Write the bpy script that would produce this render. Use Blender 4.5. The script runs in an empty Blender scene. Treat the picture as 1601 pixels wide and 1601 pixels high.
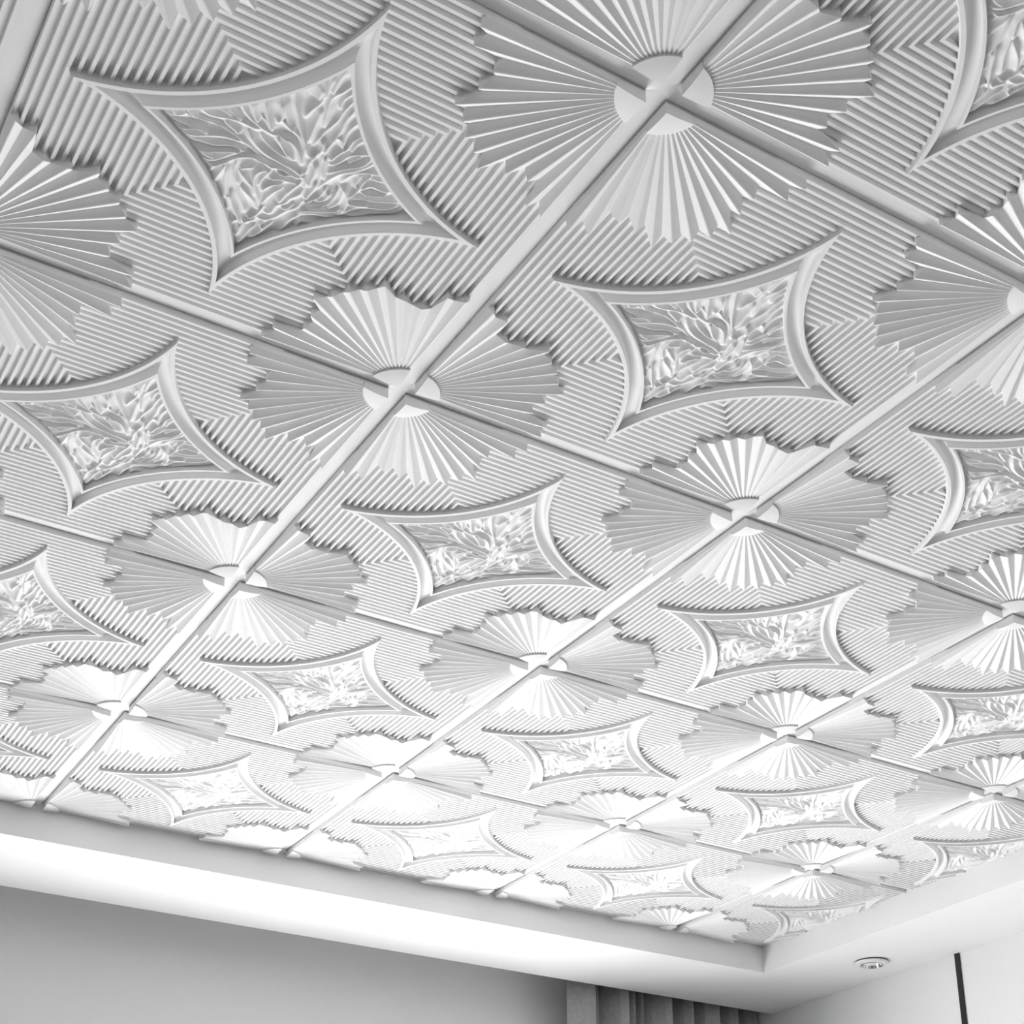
import bpy, bmesh, math
import numpy as np
from mathutils import Matrix, Vector

# ------------------------------------------------------------------ set-up
scene = bpy.context.scene
T = 0.6                 # side of one ceiling panel (m)
HC = 3.0                # height of the panel datum above the floor (m)
COL = scene.collection

cam_d = bpy.data.cameras.new('camera')
cam_d.sensor_width = 36.0
cam_d.lens = 36.0 * 2428.335 / 1601.0
cam_d.shift_y = (1231.247 - 800.5) / 1601.0
cam_d.clip_start = 0.02
cam = bpy.data.objects.new('camera', cam_d)
cam.location = (-1.308548 * T, -1.630216 * T, HC - 2.208215 * T)
cam.rotation_euler = (math.pi / 2 + 0.392695, 0.0, -0.547408)
COL.objects.link(cam)
scene.camera = cam

world = bpy.data.worlds.new('world')
scene.world = world
world.use_nodes = True
wbg = world.node_tree.nodes['Background']
wbg.inputs[0].default_value = (0.95, 0.97, 1.0, 1)
wbg.inputs[1].default_value = 1.0

vs = scene.view_settings
vs.view_transform = 'Standard'
vs.look = 'None'
vs.gamma = 1.0
vs.use_curve_mapping = False
vs.exposure = 0.86


def daylight(name, loc, sx, sz, power, rot):
    d = bpy.data.lights.new(name, 'AREA')
    d.shape = 'RECTANGLE'
    d.size = sx
    d.size_y = sz
    d.energy = power
    d.color = (1.0, 1.0, 1.0)
    o = bpy.data.objects.new(name, d)
    o.location = loc
    o.rotation_euler = rot
    COL.objects.link(o)
    return o


Y_WALL = 4.90 * T       # inner face of the window wall
X_WALL = 4.12 * T       # inner face of the right wall
XL, YB = -3.6 * T, -3.6 * T
WINDOWS = [(-0.15, 0.85, 0.05, 2.22), (1.00, 2.25, 0.05, 2.22)]
for k, (a, b, z0, z1) in enumerate(WINDOWS):
    daylight('daylight', ((a + b) / 2, Y_WALL + 0.30, (z0 + z1) / 2), b - a, z1 - z0,
             (b - a) * (z1 - z0) * 29.0, (-math.pi / 2, 0, 0))


# ------------------------------------------------------------------ materials
def new_mat(name, col, rough=0.5, metal=0.0, noise=0.03, scale=40.0, bump=0.0, spec=0.5):
    m = bpy.data.materials.new(name)
    m.use_nodes = True
    nt = m.node_tree
    b = nt.nodes['Principled BSDF']
    b.inputs['Roughness'].default_value = rough
    b.inputs['Metallic'].default_value = metal
    b.inputs['Specular IOR Level'].default_value = spec
    tc = nt.nodes.new('ShaderNodeTexCoord')
    n = nt.nodes.new('ShaderNodeTexNoise')
    n.inputs['Scale'].default_value = scale
    n.inputs['Detail'].default_value = 4
    nt.links.new(tc.outputs['Object'], n.inputs['Vector'])
    r = nt.nodes.new('ShaderNodeValToRGB')
    r.color_ramp.elements[0].position = 0.3
    r.color_ramp.elements[1].position = 0.7
    r.color_ramp.elements[0].color = [c * (1 - noise) for c in col] + [1]
    r.color_ramp.elements[1].color = [min(1, c * (1 + noise)) for c in col] + [1]
    nt.links.new(n.outputs['Fac'], r.inputs['Fac'])
    nt.links.new(r.outputs['Color'], b.inputs['Base Color'])
    if bump:
        bp = nt.nodes.new('ShaderNodeBump')
        bp.inputs['Strength'].default_value = bump
        bp.inputs['Distance'].default_value = 0.002
        nt.links.new(n.outputs['Fac'], bp.inputs['Height'])
        nt.links.new(bp.outputs['Normal'], b.inputs['Normal'])
    return m


def grey(v):
    return (v, v, v)


M_PANEL = new_mat('panel_white', grey(0.83), 0.8, noise=0.012, scale=25, spec=0.15)
M_PAINT = new_mat('ceiling_paint', grey(0.90), 0.7, noise=0.008, scale=60, bump=0.03)
M_WALL = new_mat('wall_paint', grey(0.88), 0.7, noise=0.008, scale=60, bump=0.03)
M_GREYWALL = new_mat('grey_wall_paint', grey(0.88), 0.7, noise=0.008, scale=60, bump=0.03)
M_DARKWALL = new_mat('low_bounce_wall_grey', grey(0.45), 0.7, noise=0.008, scale=60, bump=0.03)  # invented dark tone on the unseen left and back walls, cuts bounce light
M_FLOOR = new_mat('floor_boards', grey(0.15), 0.35, noise=0.10, scale=6)
M_BLACK = new_mat('black_metal', grey(0.012), 0.4, noise=0.1)
M_WFRAME = new_mat('window_frame_grey', grey(0.35), 0.4)
M_CHROME = new_mat('chrome', grey(0.75), 0.12, metal=1.0)
M_WHITE = new_mat('white_enamel', grey(0.85), 0.3)
M_LENS = new_mat('frosted_lens', grey(0.9), 0.25)
M_RING_SHADE = new_mat('ring_shadow_black', grey(0.06), 0.5)  # near-black standing in for shade above the downlight ring


def glass_mat():
    m = bpy.data.materials.new('window_glass')
    m.use_nodes = True
    nt = m.node_tree
    nt.nodes.remove(nt.nodes['Principled BSDF'])
    tr = nt.nodes.new('ShaderNodeBsdfTransparent')
    gl = nt.nodes.new('ShaderNodeBsdfGlossy')
    gl.inputs['Roughness'].default_value = 0.02
    mx = nt.nodes.new('ShaderNodeMixShader')
    mx.inputs[0].default_value = 0.05
    nt.links.new(tr.outputs[0], mx.inputs[1])
    nt.links.new(gl.outputs[0], mx.inputs[2])
    nt.links.new(mx.outputs[0], nt.nodes['Material Output'].inputs[0])
    return m


M_GLASS = glass_mat()


def curtain_mat():
    m = new_mat('curtain_fabric', grey(0.42), 0.9, noise=0.12, scale=90, bump=0.2, spec=0.2)
    nt = m.node_tree
    w = nt.nodes.new('ShaderNodeTexWave')
    w.inputs['Scale'].default_value = 350
    w.inputs['Distortion'].default_value = 2
    tc = [n for n in nt.nodes if n.type == 'TEX_COORD'][0]
    nt.links.new(tc.outputs['Object'], w.inputs['Vector'])
    b = nt.nodes['Bump']
    b2 = nt.nodes.new('ShaderNodeBump')
    b2.inputs['Strength'].default_value = 0.15
    b2.inputs['Distance'].default_value = 0.001
    nt.links.new(w.outputs['Fac'], b2.inputs['Height'])
    nt.links.new(b.outputs['Normal'], b2.inputs['Normal'])
    nt.links.new(b2.outputs['Normal'], nt.nodes['Principled BSDF'].inputs['Normal'])
    return m


M_CURTAIN = curtain_mat()


# ------------------------------------------------------------------ helpers
def mesh_from(name, verts, faces, mat, smooth=None, clean=True):
    me = bpy.data.meshes.new(name)
    me.from_pydata([tuple(v) for v in verts], [], faces)
    if clean:
        bm = bmesh.new()
        bm.from_mesh(me)
        bmesh.ops.remove_doubles(bm, verts=bm.verts, dist=1e-6)
        bmesh.ops.recalc_face_normals(bm, faces=bm.faces)
        bm.to_mesh(me)
        bm.free()
    if smooth is not None:
        me.polygons.foreach_set('use_smooth', [True] * len(me.polygons))
        me.set_sharp_from_angle(angle=math.radians(smooth))
    me.materials.append(mat)
    me.update()
    return me


def obj(name, me, parent=None, loc=None, rotz=0.0, kind=None):
    o = bpy.data.objects.new(name, me)
    COL.objects.link(o)
    if parent is not None:
        o.parent = parent
    if loc is not None:
        o.location = loc
    if rotz:
        o.rotation_euler = (0, 0, rotz)
    if kind:
        o['kind'] = kind
    return o


def box_vf(x0, x1, y0, y1, z0, z1):
    v = [(x, y, z) for z in (z0, z1) for y in (y0, y1) for x in (x0, x1)]
    f = [(0, 2, 3, 1), (4, 5, 7, 6), (0, 1, 5, 4), (2, 6, 7, 3), (0, 4, 6, 2), (1, 3, 7, 5)]
    return v, f


def boxes(name, bl, mat):
    V, F = [], []
    for b in bl:
        v, f = box_vf(*b)
        n = len(V)
        V += v
        F += [tuple(i + n for i in q) for q in f]
    me = bpy.data.meshes.new(name)
    me.from_pydata(V, [], F)
    me.materials.append(mat)
    bm = bmesh.new()
    bm.from_mesh(me)
    bmesh.ops.recalc_face_normals(bm, faces=bm.faces)
    bm.to_mesh(me)
    bm.free()
    return me


def lathe(name, prof, mat, n=40, smooth=35):
    V, F = [], []
    for r, z in prof:
        for k in range(n):
            a = 2 * math.pi * k / n
            V.append((r * math.cos(a), r * math.sin(a), z))
    for i in range(len(prof) - 1):
        for k in range(n):
            k2 = (k + 1) % n
            F.append((i * n + k, i * n + k2, (i + 1) * n + k2, (i + 1) * n + k))
    return mesh_from(name, V, F, mat, smooth)


def label(o, text, cat, group=None):
    o['label'] = text
    o['category'] = cat
    if group:
        o['group'] = group


def P(x, y, h):
    """panel coordinates (0..1, 0..1, depth below datum) -> metres about the panel centre"""
    return ((x - 0.5) * T, (y - 0.5) * T, -h * T)


# ------------------------------------------------------------------ room shell
TRAY_X = 3.56 * T
TRAY_Y = 4.0006 * T
TRAY_XL, TRAY_YB = -3.0 * T, -3.0 * T
Z_SOF = HC - 0.145 * T
Z_SLAB = HC + 0.02 * T
Y_SOF = 4.607 * T           # the soffit stops here, leaving a curtain slot before the wall
W = 0.15

ceiling = obj('ceiling', boxes('ceiling', [(XL - W, X_WALL + W, YB - W, Y_WALL + W, Z_SLAB, Z_SLAB + 0.12)], M_PAINT))
ceiling['kind'] = 'structure'
floor = obj('floor', boxes('floor', [(XL - W, X_WALL + W, YB - W, Y_WALL + W, -0.1, 0.0)], M_FLOOR))
floor['kind'] = 'structure'
for nm, b in (('right', (X_WALL, X_WALL + W, YB - W, Y_WALL + W, 0, Z_SLAB)),
              ('left', (XL - W, XL, YB - W, Y_WALL + W, 0, Z_SLAB)),
              ('back', (XL, X_WALL, YB - W, YB, 0, Z_SLAB))):
    o = obj('wall_' + nm, boxes('wall_' + nm, [b], M_WALL if nm == 'right' else M_DARKWALL))
    o['kind'] = 'structure'
# window wall with its two openings
xs = [XL] + [v for w in WINDOWS for v in w[:2]] + [X_WALL]
bl = []
for k in range(0, len(xs), 2):
    bl.append((xs[k], xs[k + 1], Y_WALL, Y_WALL + W, 0, Z_SLAB))
for a, b, z0, z1 in WINDOWS:
    bl.append((a, b, Y_WALL, Y_WALL + W, 0, z0))
    bl.append((a, b, Y_WALL, Y_WALL + W, z1, Z_SLAB))
o = obj('wall_far', boxes('wall_far', bl, M_GREYWALL))
o['kind'] = 'structure'
for k, (a, b, z0, z1) in enumerate(WINDOWS):
    f = 0.05
    m = (a + b) / 2
    wo = obj('window_%d' % (k + 1), boxes('window', [
        (a, b, Y_WALL + .05, Y_WALL + .11, z0, z0 + f), (a, b, Y_WALL + .05, Y_WALL + .11, z1 - f, z1),
        (a, a + f, Y_WALL + .05, Y_WALL + .11, z0 + f, z1 - f), (b - f, b, Y_WALL + .05, Y_WALL + .11, z0 + f, z1 - f),
        (m - f / 2, m + f / 2, Y_WALL + .05, Y_WALL + .11, z0 + f, z1 - f)], M_WFRAME))
    wo['kind'] = 'structure'
    for u0, u1 in ((a + f, m - f / 2), (m + f / 2, b - f)):
        obj('pane', boxes('pane', [(u0, u1, Y_WALL + .078, Y_WALL + .084, z0 + f, z1 - f)], M_GLASS), wo)

# dropped border (soffit) round the panelled tray
for b in ((XL, X_WALL, TRAY_Y, Y_SOF, Z_SOF, Z_SLAB),
          (XL, X_WALL, YB, TRAY_YB, Z_SOF, Z_SLAB),
          (TRAY_X, X_WALL, TRAY_YB, TRAY_Y, Z_SOF, Z_SLAB),
          (XL, TRAY_XL, TRAY_YB, TRAY_Y, Z_SOF, Z_SLAB)):
    obj('soffit', boxes('soffit', [b], M_PAINT), ceiling)

# black upright trim on the right wall
o = obj('trim_1', boxes('trim_1', [(X_WALL - 0.004, X_WALL, 3.258 * T, 3.287 * T, 0.0, Z_SOF)], M_BLACK))
o['kind'] = 'structure'
for nm, b in (('right', (X_WALL - .012, X_WALL, YB, 3.257 * T, 0, .08)), ('left', (XL, XL + .012, YB, Y_WALL, 0, .08)),
              ('back', (XL + .012, X_WALL - .012, YB, YB + .012, 0, .08))):
    o = obj('baseboard_' + nm, boxes('baseboard', [b], M_WHITE))
    o['kind'] = 'structure'

# ------------------------------------------------------------------ one ceiling panel, all in panel units
OFF = 0.0225                # half width of the channel along the panel edge
N_SEG = 8


def shp_channel():
    """shallow half channel with a faintly crowned floor along the edge y = 0, mitred at both corners"""
    prof = []
    for k in range(N_SEG + 1):
        t = k / N_SEG
        prof.append((OFF * t, 0.0048 - 0.0058 * t ** 2.6))
    V, F = [], []
    loop = prof + [(OFF, -0.019), (0, -0.019)]
    for y, h in loop:
        V += [P(y, y, h), P(1 - y, y, h)]
    n = len(loop)
    for k in range(n):
        k2 = (k + 1) % n
        F.append((2 * k, 2 * k + 1, 2 * k2 + 1, 2 * k2))
    F.append(tuple(2 * k for k in range(n)))
    F.append(tuple(2 * k + 1 for k in range(n))[::-1])
    return V, F


def shp_hub():
    R, rim, top = 0.088, 0.0250, 0.0312
    a0 = math.asin(OFF / R)
    n, rings = 14, 5
    V, F = [], []
    Rm = math.hypot(OFF, OFF)

    def hh(x, y):
        d = math.hypot(x, y)
        return top - (top - rim) * ((d - Rm) / (R - Rm)) ** 2.0 if d > Rm else top
    V.append(P(OFF, OFF, top))
    for r in range(1, rings + 1):
        s = r / rings
        for k in range(n + 1):
            a = a0 + (math.pi / 2 - 2 * a0) * k / n
            x = OFF + (R * math.cos(a) - OFF) * s
            y = OFF + (R * math.sin(a) - OFF) * s
            V.append(P(x, y, hh(x, y)))
    for k in range(n):
        F.append((0, 1 + k, 2 + k))
    for r in range(rings - 1):
        for k in range(n):
            a = 1 + r * (n + 1) + k
            F.append((a, a + n + 1, a + n + 2, a + 1))
    edge = [0] + [1 + r * (n + 1) for r in range(rings)] + [1 + (rings - 1) * (n + 1) + k for k in range(1, n + 1)] \
        + [1 + r * (n + 1) + n for r in range(rings - 2, -1, -1)]
    b0 = len(V)
    for i in edge:
        V.append((V[i][0], V[i][1], 0.004 * T))
    m = len(edge)
    for k in range(m):
        k2 = (k + 1) % m
        F.append((edge[k], edge[k2], b0 + k2, b0 + k))
    F.append(tuple(b0 + k for k in range(m)))
    return V, F


R_ANG = [5.4, 11.9, 19.8, 26.8, 32.8, 39.0]
R_RAD = [.357, .353, .306, .328, .369, .360]
RIDGE = list(zip(R_ANG, R_RAD)) + [(45.0, .363)] + [(90 - a, r) for a, r in zip(R_ANG[::-1], R_RAD[::-1])]
VALLEY_R = [.351, .337, .296, .300, .321, .350, .351]
VALLEY_R = VALLEY_R + VALLEY_R[::-1]
NR = len(RIDGE)


def fan_lines():
    R0 = 0.086
    a_in0 = math.degrees(math.asin(OFF / R0))
    step = (90 - 2 * a_in0) / NR
    vin, vout, rin, rout = [], [], [], []
    for k in range(NR + 1):
        a = math.radians(a_in0 + step * k)
        vin.append((R0 * math.cos(a), R0 * math.sin(a), 0.0183))
        if k == 0:
            vout.append((VALLEY_R[0], OFF, 0.0200))
        elif k == NR:
            vout.append((OFF, VALLEY_R[0], 0.0200))
        else:
            a = math.radians((RIDGE[k - 1][0] + RIDGE[k][0]) / 2)
            vout.append((VALLEY_R[k] * math.cos(a), VALLEY_R[k] * math.sin(a), 0.0202))
    for k in range(NR):
        a = math.radians(a_in0 + step * (k + 0.5))
        rin.append((R0 * math.cos(a), R0 * math.sin(a), 0.0213))
        a, r = math.radians(RIDGE[k][0]), RIDGE[k][1]
        rout.append((r * math.cos(a), r * math.sin(a), 0.0345))
    return vin, vout, rin, rout


FAN = fan_lines()


def shp_pleat(k):
    """one folded pleat: valley - narrow flat crest - valley, standing on the panel board"""
    vin, vout, rin, rout = FAN

    def crest(a, r, b, w, dh):
        tx, ty = b[0] - a[0], b[1] - a[1]
        L = math.hypot(tx, ty)
        tx, ty = tx / L * w / 2, ty / L * w / 2
        return [a, (r[0] - tx, r[1] - ty, r[2] - dh), r, (r[0] + tx, r[1] + ty, r[2] - dh), b]
    ri = crest(vin[k], rin[k], vin[k + 1], 0.0012, 0.0002)
    ro = crest(vout[k], rout[k], vout[k + 1], 0.0042, 0.0006)
    n = 5
    V = [P(*p) for p in ri] + [P(*p) for p in ro] + [P(p[0], p[1], 0.0) for p in ri] + [P(p[0], p[1], 0.0) for p in ro]
    F = []
    for i in range(n - 1):
        F.append((i, i + 1, n + i + 1, n + i))
        F.append((n + i, n + i + 1, 3 * n + i + 1, 3 * n + i))
        F.append((i, 2 * n + i, 2 * n + i + 1, i + 1))
        F.append((2 * n + i, 3 * n + i, 3 * n + i + 1, 2 * n + i + 1))
    F.append((0, n, 3 * n, 2 * n))
    F.append((n - 1, 3 * n - 1, 4 * n - 1, 2 * n - 1))
    return V, F


RIB_TOP = 0.0168
RIB_WT, RIB_WB = 0.0035, 0.0052     # half widths at the crest and at the foot
R_FRAME = 0.5075


def shp_rib(c, x0, x1, m0, m1):
    """rib at distance c from the edge y=0 between x0 and x1; m0/m1: mitred on the diagonal at that end"""
    V = []
    for w, h in ((RIB_WB, 0.002), (RIB_WT, RIB_TOP)):
        for s in (-1, 1):
            y = c + s * w
            V.append(P(y if m0 else x0, y, h))
            V.append(P(1 - y if m1 else x1, y, h))
    F = [(0, 1, 3, 2), (4, 6, 7, 5), (0, 4, 5, 1), (2, 3, 7, 6), (0, 2, 6, 4), (1, 5, 7, 3)]
    return V, F


def rib_list():
    out = []
    for k in range(18):
        c = 0.0272 + 0.0183 * k
        lo = max(c, math.sqrt(max(0.0, 0.284 ** 2 - c * c)))
        mit = lo <= c + 1e-9
        if c < 0.0925:
            out.append((c, lo, 1 - lo, mit, mit))
        else:
            hi = math.sqrt(0.511 ** 2 - c * c)
            out.append((c, lo, hi, mit, False))
            out.append((c, 1 - hi, 1 - lo, False, mit))
    return out


def sweep_side(prof, n=26):
    """closed star ring: profile of (radius from panel corner, depth) swept round the four concave sides"""
    V, F = [], []
    m = len(prof)
    per = []
    for R, h in prof:
        a0 = math.asin(0.5 / R)      # from (sqrt, .5) down to (.5, sqrt)
        a1 = math.pi / 2 - a0
        per.append([(R * math.cos(a0 + (a1 - a0) * k / n), R * math.sin(a0 + (a1 - a0) * k / n), h) for k in range(n + 1)])
    for q in range(4):
        for k in range(n):
            base = len(V)
            for kk in (k, k + 1):
                for i in range(m):
                    x, y, h = per[i][kk]
                    for _ in range(q):
                        x, y = 1 - y, x
                    V.append(P(x, y, h))
            for i in range(m - 1):
                F.append((base + i, base + i + 1, base + m + i + 1, base + m + i))
    return V, F


FRAME_PROF = [(0.5062, 0.000), (0.5078, 0.0250), (0.5086, 0.0262), (0.5170, 0.0264), (0.5177, 0.0256), (0.5186, 0.0130),
              (0.5205, 0.0085), (0.5245, 0.0062), (0.5300, 0.0058), (0.5355, 0.0070), (0.5400, 0.0100),
              (0.5432, 0.0150), (0.5443, 0.0180), (0.5443, 0.0), (0.5062, 0.000)]
BEAD_PROF = [(0.5443, 0.0), (0.5443, 0.0245), (0.5450, 0.0258), (0.5506, 0.0260), (0.5513, 0.0252),
             (0.5517, 0.0225), (0.5519, 0.0), (0.5443, 0.0)]

RELIEF = """-241,1 -229,1 -216,-4 -206,-14
-232,-10 -226,-8 -222,-5
-218,-19 -208,-14 -196,-13 -184,-15 -163,-18 -140,-19 -121,-15 -107,-13 -96,-8 -88,-5 -75,0 -55,12
-207,-25 -197,-20 -185,-15
-187,-37 -176,-35 -160,-36 -145,-41 -130,-46 -114,-49 -97,-48 -82,-48 -71,-52
-165,-55 -151,-55 -140,-53 -133,-48
-147,-68 -135,-63 -123,-58 -115,-51
-128,-83 -116,-73 -104,-64 -94,-60 -78,-55 -66,-52 -50,-51 -41,-53
-113,-98 -104,-80 -96,-69 -86,-61
-94,-117 -82,-93 -70,-74 -57,-57
-87,-79 -76,-75 -70,-72
-69,-125 -58,-108 -53,-94 -57,-79
-50,-91 -39,-84 -23,-77
-232,8 -220,11 -206,11 -196,11 -190,13
-218,20 -207,22 -195,20 -187,12 -178,8 -167,7 -159,9 -155,11
-202,31 -188,30 -173,25 -157,15 -143,7 -129,0 -113,-3 -96,-5 -86,-4
-188,40 -175,36 -162,33 -148,33 -134,31 -120,21 -106,13 -96,13 -85,15 -77,18
-165,56 -152,54 -136,47 -118,35 -102,24 -93,21 -87,19
-152,58 -139,61 -124,59
-146,72 -136,70 -124,64 -114,54 -105,39 -96,27 -86,17
-136,81 -126,77 -118,77 -111,67 -101,57 -95,42 -86,30 -72,20 -61,17 -48,20 -33,22 -22,23
-118,77 -119,97
-138,-33 -126,-28 -113,-24 -106,-19
-95,-37 -86,-26 -73,-14 -59,-7 -43,-2 -24,0 -6,3 14,6
-72,-39 -61,-29 -46,-21 -28,-16 -13,-14 -3,-15 6,-12
-44,-50 -33,-39 -19,-27 -6,-18
-58,-58 -70,-73 -85,-96 -94,-116
-44,-86 -32,-80 -19,-75 -8,-71 4,-58 16,-43 27,-33
-57,-160 -47,-140 -33,-117 -18,-93 -3,-74 10,-59 20,-42 30,-35
-64,-134 -55,-114 -44,-95 -34,-84
9,-61 7,-82 4,-107 2,-132 0,-148
-18,-115 -19,-127 -16,-144 -10,-159 -8,-171 -13,-186 -21,-209
20,-63 23,-83 25,-104 31,-125 36,-144 35,-163 37,-179 42,-192
21,-113 15,-131 9,-153 3,-171 4,-188 13,-204 23,-221
1,-189 -1,-206 -3,-226 -1,-247
28,-165 23,-181 25,-195 32,-208
-5,-175 -8,-189 -12,-206 -12,-226
43,-79 46,-94 49,-112 50,-128 47,-142 49,-161 52,-175
71,-89 63,-109 62,-129 65,-144 70,-154
63,-48 64,-62 70,-78 78,-92 78,-108 82,-121 90,-130
89,-85 88,-95 90,-110 98,-123
28,-36 33,-48 39,-61 37,-75 29,-86
45,-58 45,-74 48,-89 50,-106
37,-18 33,-30 35,-47
-15,-164 -17,-180 -18,-193
71,-85 61,-102 54,-106 49,-105
-41,-50 -29,-40 -14,-27 4,-12
-42,-55 -29,-55 -18,-54 -5,-48 6,-36 17,-20 22,-9
10,-59 12,-45 19,-26 24,-11
-32,25 -26,24 -12,17 1,16 15,20 27,22 36,22
-12,24 -5,28 5,25 15,20
-13,1 3,3 16,7 27,12 33,11
-17,53 -10,48 1,40 13,38 25,36 33,37
-17,90 -15,79 -10,68 0,57 11,48
-2,131 -2,119 0,98 5,80 13,68 14,59
23,104 24,90 26,72 30,53 35,38 38,26
14,143 20,140 22,129 22,110 29,102 35,94 38,77 45,65 50,53 50,41
32,110 40,112 46,103 50,89
-13,171 -6,167 -1,155 1,140 1,127
3,164 12,165 21,160 29,151 35,139 41,122 48,108 58,98 61,84 61,72
-56,100 -43,108 -30,115 -18,124 -9,135 -3,144
-87,40 -84,58 -79,73 -68,87 -58,99
-71,62 -66,53 -51,43
-72,65 -60,73 -48,82 -36,87 -29,98 -23,112
-27,39 -37,42 -43,51 -43,63 -38,76 -30,90 -20,104 -11,120 -2,142
-22,32 -26,50 -29,65 -26,83
-101,63 -102,81 -103,99 -102,115
-97,66 -90,88 -83,108 -74,129 -70,149
-77,82 -67,94 -56,110 -48,126 -38,140 -25,154 -21,164
-66,124 -59,141 -46,158 -35,172 -26,184 -17,196
-69,136 -59,153 -52,172
-28,186 -31,193 -32,201
-17,196 -13,216 -12,233
0,252 1,233 3,213 4,197 10,187
-14,190 -8,180 2,169
13,221 19,207 25,193 26,179 31,167 34,156
18,180 19,170 25,160
19,182 26,181
55,178 57,164 59,148 60,134 65,120 74,107
79,144 79,131 81,122
33,11 34,-6 30,-25 32,-38 36,-51
50,41 44,24 33,13
63,66 64,53 65,34 64,14
65,74 72,67 77,54 84,43
75,86 85,77 96,69
62,-48 65,-64 71,-79 78,-94
65,-37 73,-45 81,-58 87,-74 93,-83 105,-91 124,-94
96,-56 98,-66 104,-76 111,-86
74,-17 80,-31 90,-43 104,-54 116,-65 123,-75 125,-85 130,-90
71,32 74,15 79,0 84,-16 94,-32 110,-43 121,-55 131,-70 140,-81
106,-7 106,-22 112,-37 124,-49 141,-58 154,-60 164,-60
134,26 138,9 141,-10 140,-30 144,-45 146,-55
145,-46 159,-46 178,-50
141,-8 148,-15 153,-26 161,-31 174,-30 188,-30 200,-35
145,-6 158,-5 172,-9 186,-16 195,-27
140,31 146,18 157,11 170,8 184,4 200,-4 216,-11 232,-16
140,35 153,31 177,18
132,79 140,65 149,47 163,30 177,23 193,18 208,12 221,1 225,-9
143,67 156,65 169,58 179,47 189,36 204,28 219,20 233,6 237,-7
67,115 70,98 80,89 95,83 109,76 127,67 131,58
59,139 63,120 72,108 87,98 102,91 117,88 133,84
79,124 89,122 101,121 109,114
73,85 85,78 98,67 107,52 109,34 106,13
111,71 117,58 123,44 122,27 116,7
78,59 92,53 97,42 96,25
66,74 73,59 83,46 85,29 83,15
62,66 63,45 67,27 66,5 56,-19 49,-39 47,-54 50,-73
56,34 52,13 50,-7 44,-28
137,67 140,50 135,32 124,13 110,1
137,-8 129,-16 131,-32 129,-43
73,1 65,-16 58,-37 51,-52"""


def shp_relief():
    step = 0.0018
    n = int(round(0.56 / step))
    g = -0.28 + np.arange(n + 1) * 0.56 / n
    X, Y = np.meshgrid(g, g, indexing='ij')
    pts = np.stack([X.ravel(), Y.ravel()], 1)
    ax, ay = np.abs(pts[:, 0]), np.abs(pts[:, 1])
    dc = np.hypot(0.5 - ax, 0.5 - ay)
    keep = dc > 0.5448
    q = pts[keep]
    r = np.hypot(q[:, 0] - 0.03, q[:, 1] - 0.01)
    edge = np.clip((dc[keep] - 0.551) / 0.05, 0, 1)
    base = 0.0045 + 0.0050 * np.exp(-(r / 0.11) ** 2) + 0.0010 * np.sin(q[:, 0] * 70 + 2 * np.sin(q[:, 1] * 40)) * np.sin(q[:, 1] * 65)
    acc = np.zeros(len(q))
    best = np.zeros(len(q))
    for li, line in enumerate(RELIEF.strip().splitlines()):
        p = np.array([[float(c) / 1000 for c in a.split(',')] for a in line.split()])
        # smooth the traced line
        for _ in range(2):
            if len(p) > 2:
                a = p[:-1] * .75 + p[1:] * .25
                b = p[:-1] * .25 + p[1:] * .75
                p = np.concatenate([p[:1], np.stack([a, b], 1).reshape(-1, 2), p[-1:]])
        amp = 0.0122 + 0.0018 * math.sin(li * 2.3)
        wid = 0.0074 + 0.0020 * math.sin(li * 1.7 + 1)
        lo = p.min(0) - 0.06
        hi = p.max(0) + 0.06
        sel = np.where((q[:, 0] > lo[0]) & (q[:, 0] < hi[0]) & (q[:, 1] > lo[1]) & (q[:, 1] < hi[1]))[0]
        qq = q[sel]
        dmin = np.full(len(qq), 9.0)
        tb = np.zeros(len(qq))
        ns = len(p) - 1
        for s in range(ns):
            d = p[s + 1] - p[s]
            L = d @ d + 1e-12
            t = np.clip(((qq - p[s]) @ d) / L, 0, 1)
            dd = np.hypot(qq[:, 0] - p[s, 0] - t * d[0], qq[:, 1] - p[s, 1] - t * d[1])
            u = dd < dmin
            tb = np.where(u, (s + t) / ns, tb)
            dmin = np.minimum(dmin, dd)
        taper = 0.55 + 0.45 * np.clip(np.minimum(tb, 1 - tb) * 5, 0, 1)
        prof = np.exp(-np.sqrt((dmin / wid) ** 2 + 0.012) + 0.1095)
        z = amp * taper * prof
        best[sel] = np.maximum(best[sel], z)
        acc[sel] += z ** 3
    ridge = 0.6 * best + 0.4 * np.cbrt(acc)
    h = base + ridge * 1.05
    h = np.minimum(h, 0.0245)
    idx = -np.ones(len(pts), int)
    idx[np.where(keep)[0]] = np.arange(len(q))
    idx = idx.reshape(n + 1, n + 1)
    a, b, c, d = idx[:-1, :-1], idx[1:, :-1], idx[1:, 1:], idx[:-1, 1:]
    ok = (a >= 0) & (b >= 0) & (c >= 0) & (d >= 0)
    F = np.stack([a[ok], d[ok], c[ok], b[ok]], 1)
    V = np.stack([q[:, 0] * T, q[:, 1] * T, -h * T], 1)
    return V.tolist(), F.tolist()


def shp_board():
    V, F = [], []
    v, f = box_vf(-0.5 * T + OFF * T, 0.5 * T - OFF * T, -0.5 * T + OFF * T, 0.5 * T - OFF * T, -0.0058 * T, 0.019 * T)
    return v, f


def rotated(vf, q):
    V, F = vf
    for _ in range(q):
        V = [(-y, x, z) for x, y, z in V]
    return V, F


def joined(lst):
    V, F = [], []
    for v, f in lst:
        n = len(V)
        V += list(v)
        F += [tuple(i + n for i in p) for p in f]
    return V, F


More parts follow.
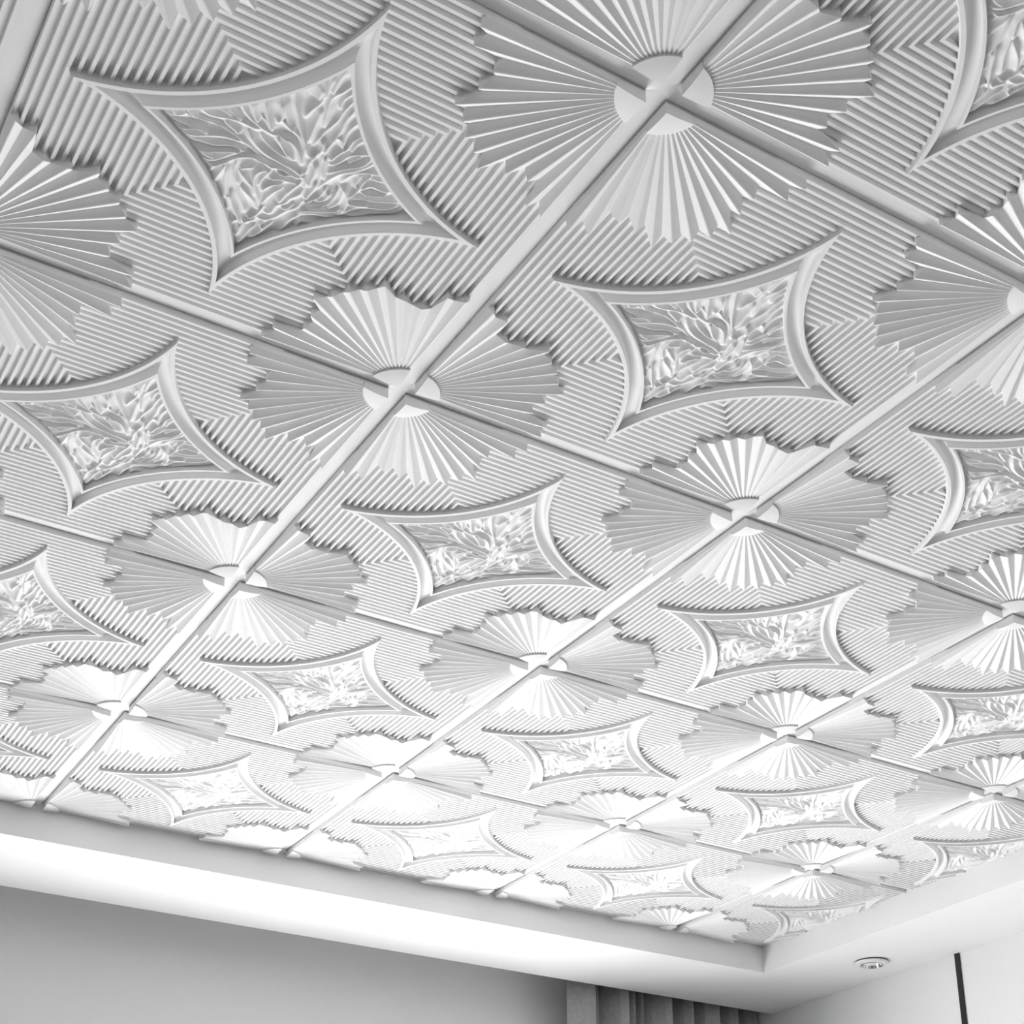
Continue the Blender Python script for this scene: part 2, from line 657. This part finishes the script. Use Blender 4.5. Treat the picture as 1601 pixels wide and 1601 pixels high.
def clip_mesh(me, name, xcut):
    """copy of a mesh cut off at local x = xcut; None if nothing is left"""
    bm = bmesh.new()
    bm.from_mesh(me)
    if min(v.co.x for v in bm.verts) >= xcut - 1e-5:
        bm.free()
        return None
    if max(v.co.x for v in bm.verts) > xcut + 1e-6:
        r = bmesh.ops.bisect_plane(bm, geom=bm.verts[:] + bm.edges[:] + bm.faces[:], dist=1e-6,
                                   plane_co=(xcut, 0, 0), plane_no=(1, 0, 0), clear_outer=True)
        ed = [e for e in r['geom_cut'] if isinstance(e, bmesh.types.BMEdge)]
        if ed:
            bmesh.ops.holes_fill(bm, edges=ed, sides=0)
    if not bm.faces:
        bm.free()
        return None
    m2 = me.copy()
    m2.name = name
    bm.to_mesh(m2)
    bm.free()
    return m2


RIBS = rib_list()
# mesh bank: name -> (part name, mesh, rotation count)
B_BOARD = mesh_from('ceiling_panel', *shp_board(), M_PANEL)
SHAPES = []          # (part name, shape, rotates, smoothing, class)
SHAPES.append(('edge_channel', shp_channel(), True, 40, 'one'))
SHAPES.append(('fan_hub', shp_hub(), True, 30, 'one'))
for k in range(NR):
    SHAPES.append(('fan_pleat', shp_pleat(k), True, None, 'pleat'))
for r in RIBS:
    SHAPES.append(('rib', shp_rib(*r), True, None, 'rib'))
SHAPES.append(('star_frame', sweep_side(FRAME_PROF), False, 32, 'one'))
SHAPES.append(('inner_bead', sweep_side(BEAD_PROF), False, 40, 'one'))
SHAPES.append(('carved_relief', shp_relief(), False, 180, 'one'))

bank_single = []     # (name, mesh, rot, class)
for nm, vf, rot, sm, cl in SHAPES:
    me = mesh_from(nm, *vf, M_PANEL, sm, clean=(nm != 'carved_relief'))
    for q in range(4 if rot else 1):
        bank_single.append((nm, me, q, cl))
J_RIBS = mesh_from('rib_field', *joined([rotated(vf, q) for nm, vf, r, s, cl in SHAPES if cl == 'rib' for q in range(4)]), M_PANEL, clean=False)
bmq = bmesh.new(); bmq.from_mesh(J_RIBS); bmesh.ops.recalc_face_normals(bmq, faces=bmq.faces); bmq.to_mesh(J_RIBS); bmq.free()
J_FAN = mesh_from('pleated_fan', *joined([vf for nm, vf, r, s, cl in SHAPES if cl == 'pleat']), M_PANEL, clean=False)
bmq = bmesh.new(); bmq.from_mesh(J_FAN); bmesh.ops.recalc_face_normals(bmq, faces=bmq.faces); bmq.to_mesh(J_FAN); bmq.free()

IN_VIEW = {(-2, 0), (-1, -1), (-1, 0), (-1, 1), (-1, 2), (-1, 3), (0, -1), (0, 0), (0, 1), (0, 2), (0, 3), (1, 0), (1, 1),
           (1, 2), (1, 3), (2, 0), (2, 1), (2, 2), (2, 3), (3, 1), (3, 2), (3, 3)}
FINE = {(-2, 0), (-1, -1), (-1, 0), (-1, 1), (-1, 2), (0, -1), (0, 0), (0, 1), (1, 0)}   # ribs wide enough to tell apart


def recipe(i, j):
    """list of (name, mesh, rotation, kind) for the panel in column i, row j"""
    out = []
    fine, seen = (i, j) in FINE, (i, j) in IN_VIEW
    for nm, me, q, cl in bank_single:
        if cl == 'one' or (cl == 'pleat' and seen) or (cl == 'rib' and fine):
            out.append((nm, me, q, None))
    if not fine:
        out.append(('rib_field', J_RIBS, 0, 'stuff'))
    if not seen:
        for q in range(4):
            out.append(('pleated_fan', J_FAN, q, 'stuff'))
    return out


clip_cache = {}


def clipped(me, q):
    key = (me.name, q)
    if key not in clip_cache:
        m2 = me.copy()
        m2.transform(Matrix.Rotation(q * math.pi / 2, 4, 'Z'))
        clip_cache[key] = clip_mesh(m2, me.name, (TRAY_X / T - 3.5) * T - 0.0005)
    return clip_cache[key]


for j in range(-3, 4):
    for i in range(-3, 4):
        loc = ((i + .5) * T, (j + .5) * T, HC)
        cut = i == 3
        board = clipped(B_BOARD, 0) if cut else B_BOARD
        p = obj('ceiling_panel', board, ceiling, loc)
        for nm, me, q, kd in recipe(i, j):
            if cut:
                me = clipped(me, q)
                if me is None:
                    continue
                q = 0
            obj(nm, me, p, None, q * math.pi / 2, kd)

# ------------------------------------------------------------------ recessed downlight in the right soffit
dl = bpy.data.objects.new('recessed_downlight', None)
COL.objects.link(dl)
dl.location = (3.872 * T, 3.582 * T, Z_SOF)
label(dl, 'round chrome and white recessed downlight in the white soffit near the right wall', 'downlight')
obj('shadow_gap', lathe('shadow_gap', [(0.0001, 0.0), (0.0468, 0.0), (0.0468, -0.0042), (0.0001, -0.0042)], M_RING_SHADE), dl)  # black disc painting the shadow crescent between trim ring and soffit
obj('trim_ring', lathe('trim_ring', [(0.0325, -0.0042), (0.0325, -0.0092), (0.0340, -0.0108), (0.0420, -0.0098), (0.0475, -0.0075), (0.0490, -0.0052),
                                     (0.0487, -0.0042), (0.0325, -0.0042)], M_WHITE), dl)
obj('reflector', lathe('reflector', [(0.0324, -0.0108), (0.0316, -0.0128), (0.0296, -0.0128), (0.0285, -0.0100), (0.0262, -0.0043), (0.0324, -0.0043), (0.0324, -0.0108)], M_CHROME), dl)
obj('lens', lathe('lens', [(0.0001, -0.0082), (0.010, -0.0080), (0.018, -0.0070), (0.0232, -0.0055), (0.0232, -0.0043), (0.0001, -0.0043)], M_LENS), dl)

# ------------------------------------------------------------------ curtain in the slot before the window wall
def build_curtain():
    x0, x1 = 2.87 * T, 4.095 * T
    yc = 4.74 * T
    # (fraction along the width, depth): long flat fold faces with tight returns
    folds = [(0.0, 0.012), (0.06, 0.020), (0.118, 0.026), (0.124, -0.022), (0.150, -0.020), (0.172, 0.004), (0.178, -0.024),
             (0.205, -0.006), (0.222, 0.004), (0.255, 0.020), (0.290, 0.024), (0.298, -0.010), (0.318, -0.002), (0.345, 0.014),
             (0.350, -0.026), (0.382, -0.020), (0.406, 0.002), (0.412, -0.016), (0.440, 0.006), (0.480, 0.022), (0.512, 0.024),
             (0.520, -0.024), (0.532, -0.028), (0.560, -0.016), (0.600, 0.012), (0.632, 0.022), (0.640, -0.026), (0.668, -0.010),
             (0.705, 0.016), (0.770, 0.024), (0.776, -0.014), (0.806, -0.006), (0.842, 0.014), (0.880, 0.020), (0.890, -0.028),
             (0.915, -0.018), (0.950, 0.004), (1.0, 0.014)]
    fx = np.array([f[0] for f in folds])
    fy = np.array([f[1] for f in folds]) * 1.9
    u = np.unique(np.concatenate([np.linspace(0, 1, 220), fx]))
    zs = np.linspace(0.03, HC - 0.02, 22)
    V, F = [], []
    for z in zs:
        drop = (HC - z) / HC
        uu = u + 0.010 * drop * np.sin(u * 31 + 1.0) * np.sin(np.pi * u)
        y = np.interp(u, fx, fy) * (1.0 + 0.25 * drop)
        y = np.convolve(np.pad(y, 1, mode='edge'), [.2, .6, .2], 'valid')
        for a, b in zip(uu, y):
            V.append((x0 + (x1 - x0) * a, yc - b, z))
    n = len(u)
    for r in range(len(zs) - 1):
        for k in range(n - 1):
            F.append((r * n + k, r * n + k + 1, (r + 1) * n + k + 1, (r + 1) * n + k))
    me = mesh_from('fabric', V, F, M_CURTAIN, 50)
    root = bpy.data.objects.new('curtain', None)
    COL.objects.link(root)
    root.location = ((x0 + x1) / 2, yc, 0.03)
    label(root, 'dark grey pleated curtain hanging from the slot behind the white soffit', 'curtain')
    fab = obj('fabric', me, root, (-root.location.x, -root.location.y, -root.location.z))
    sol = fab.modifiers.new('thickness', 'SOLIDIFY')
    sol.thickness = 0.003
    rail = obj('rail', boxes('rail', [(x0 - 0.2, x1 + 0.008, yc - 0.012, yc + 0.012, HC - 0.02, Z_SLAB)], M_WHITE), root,
               (-root.location.x, -root.location.y, -root.location.z))


build_curtain()
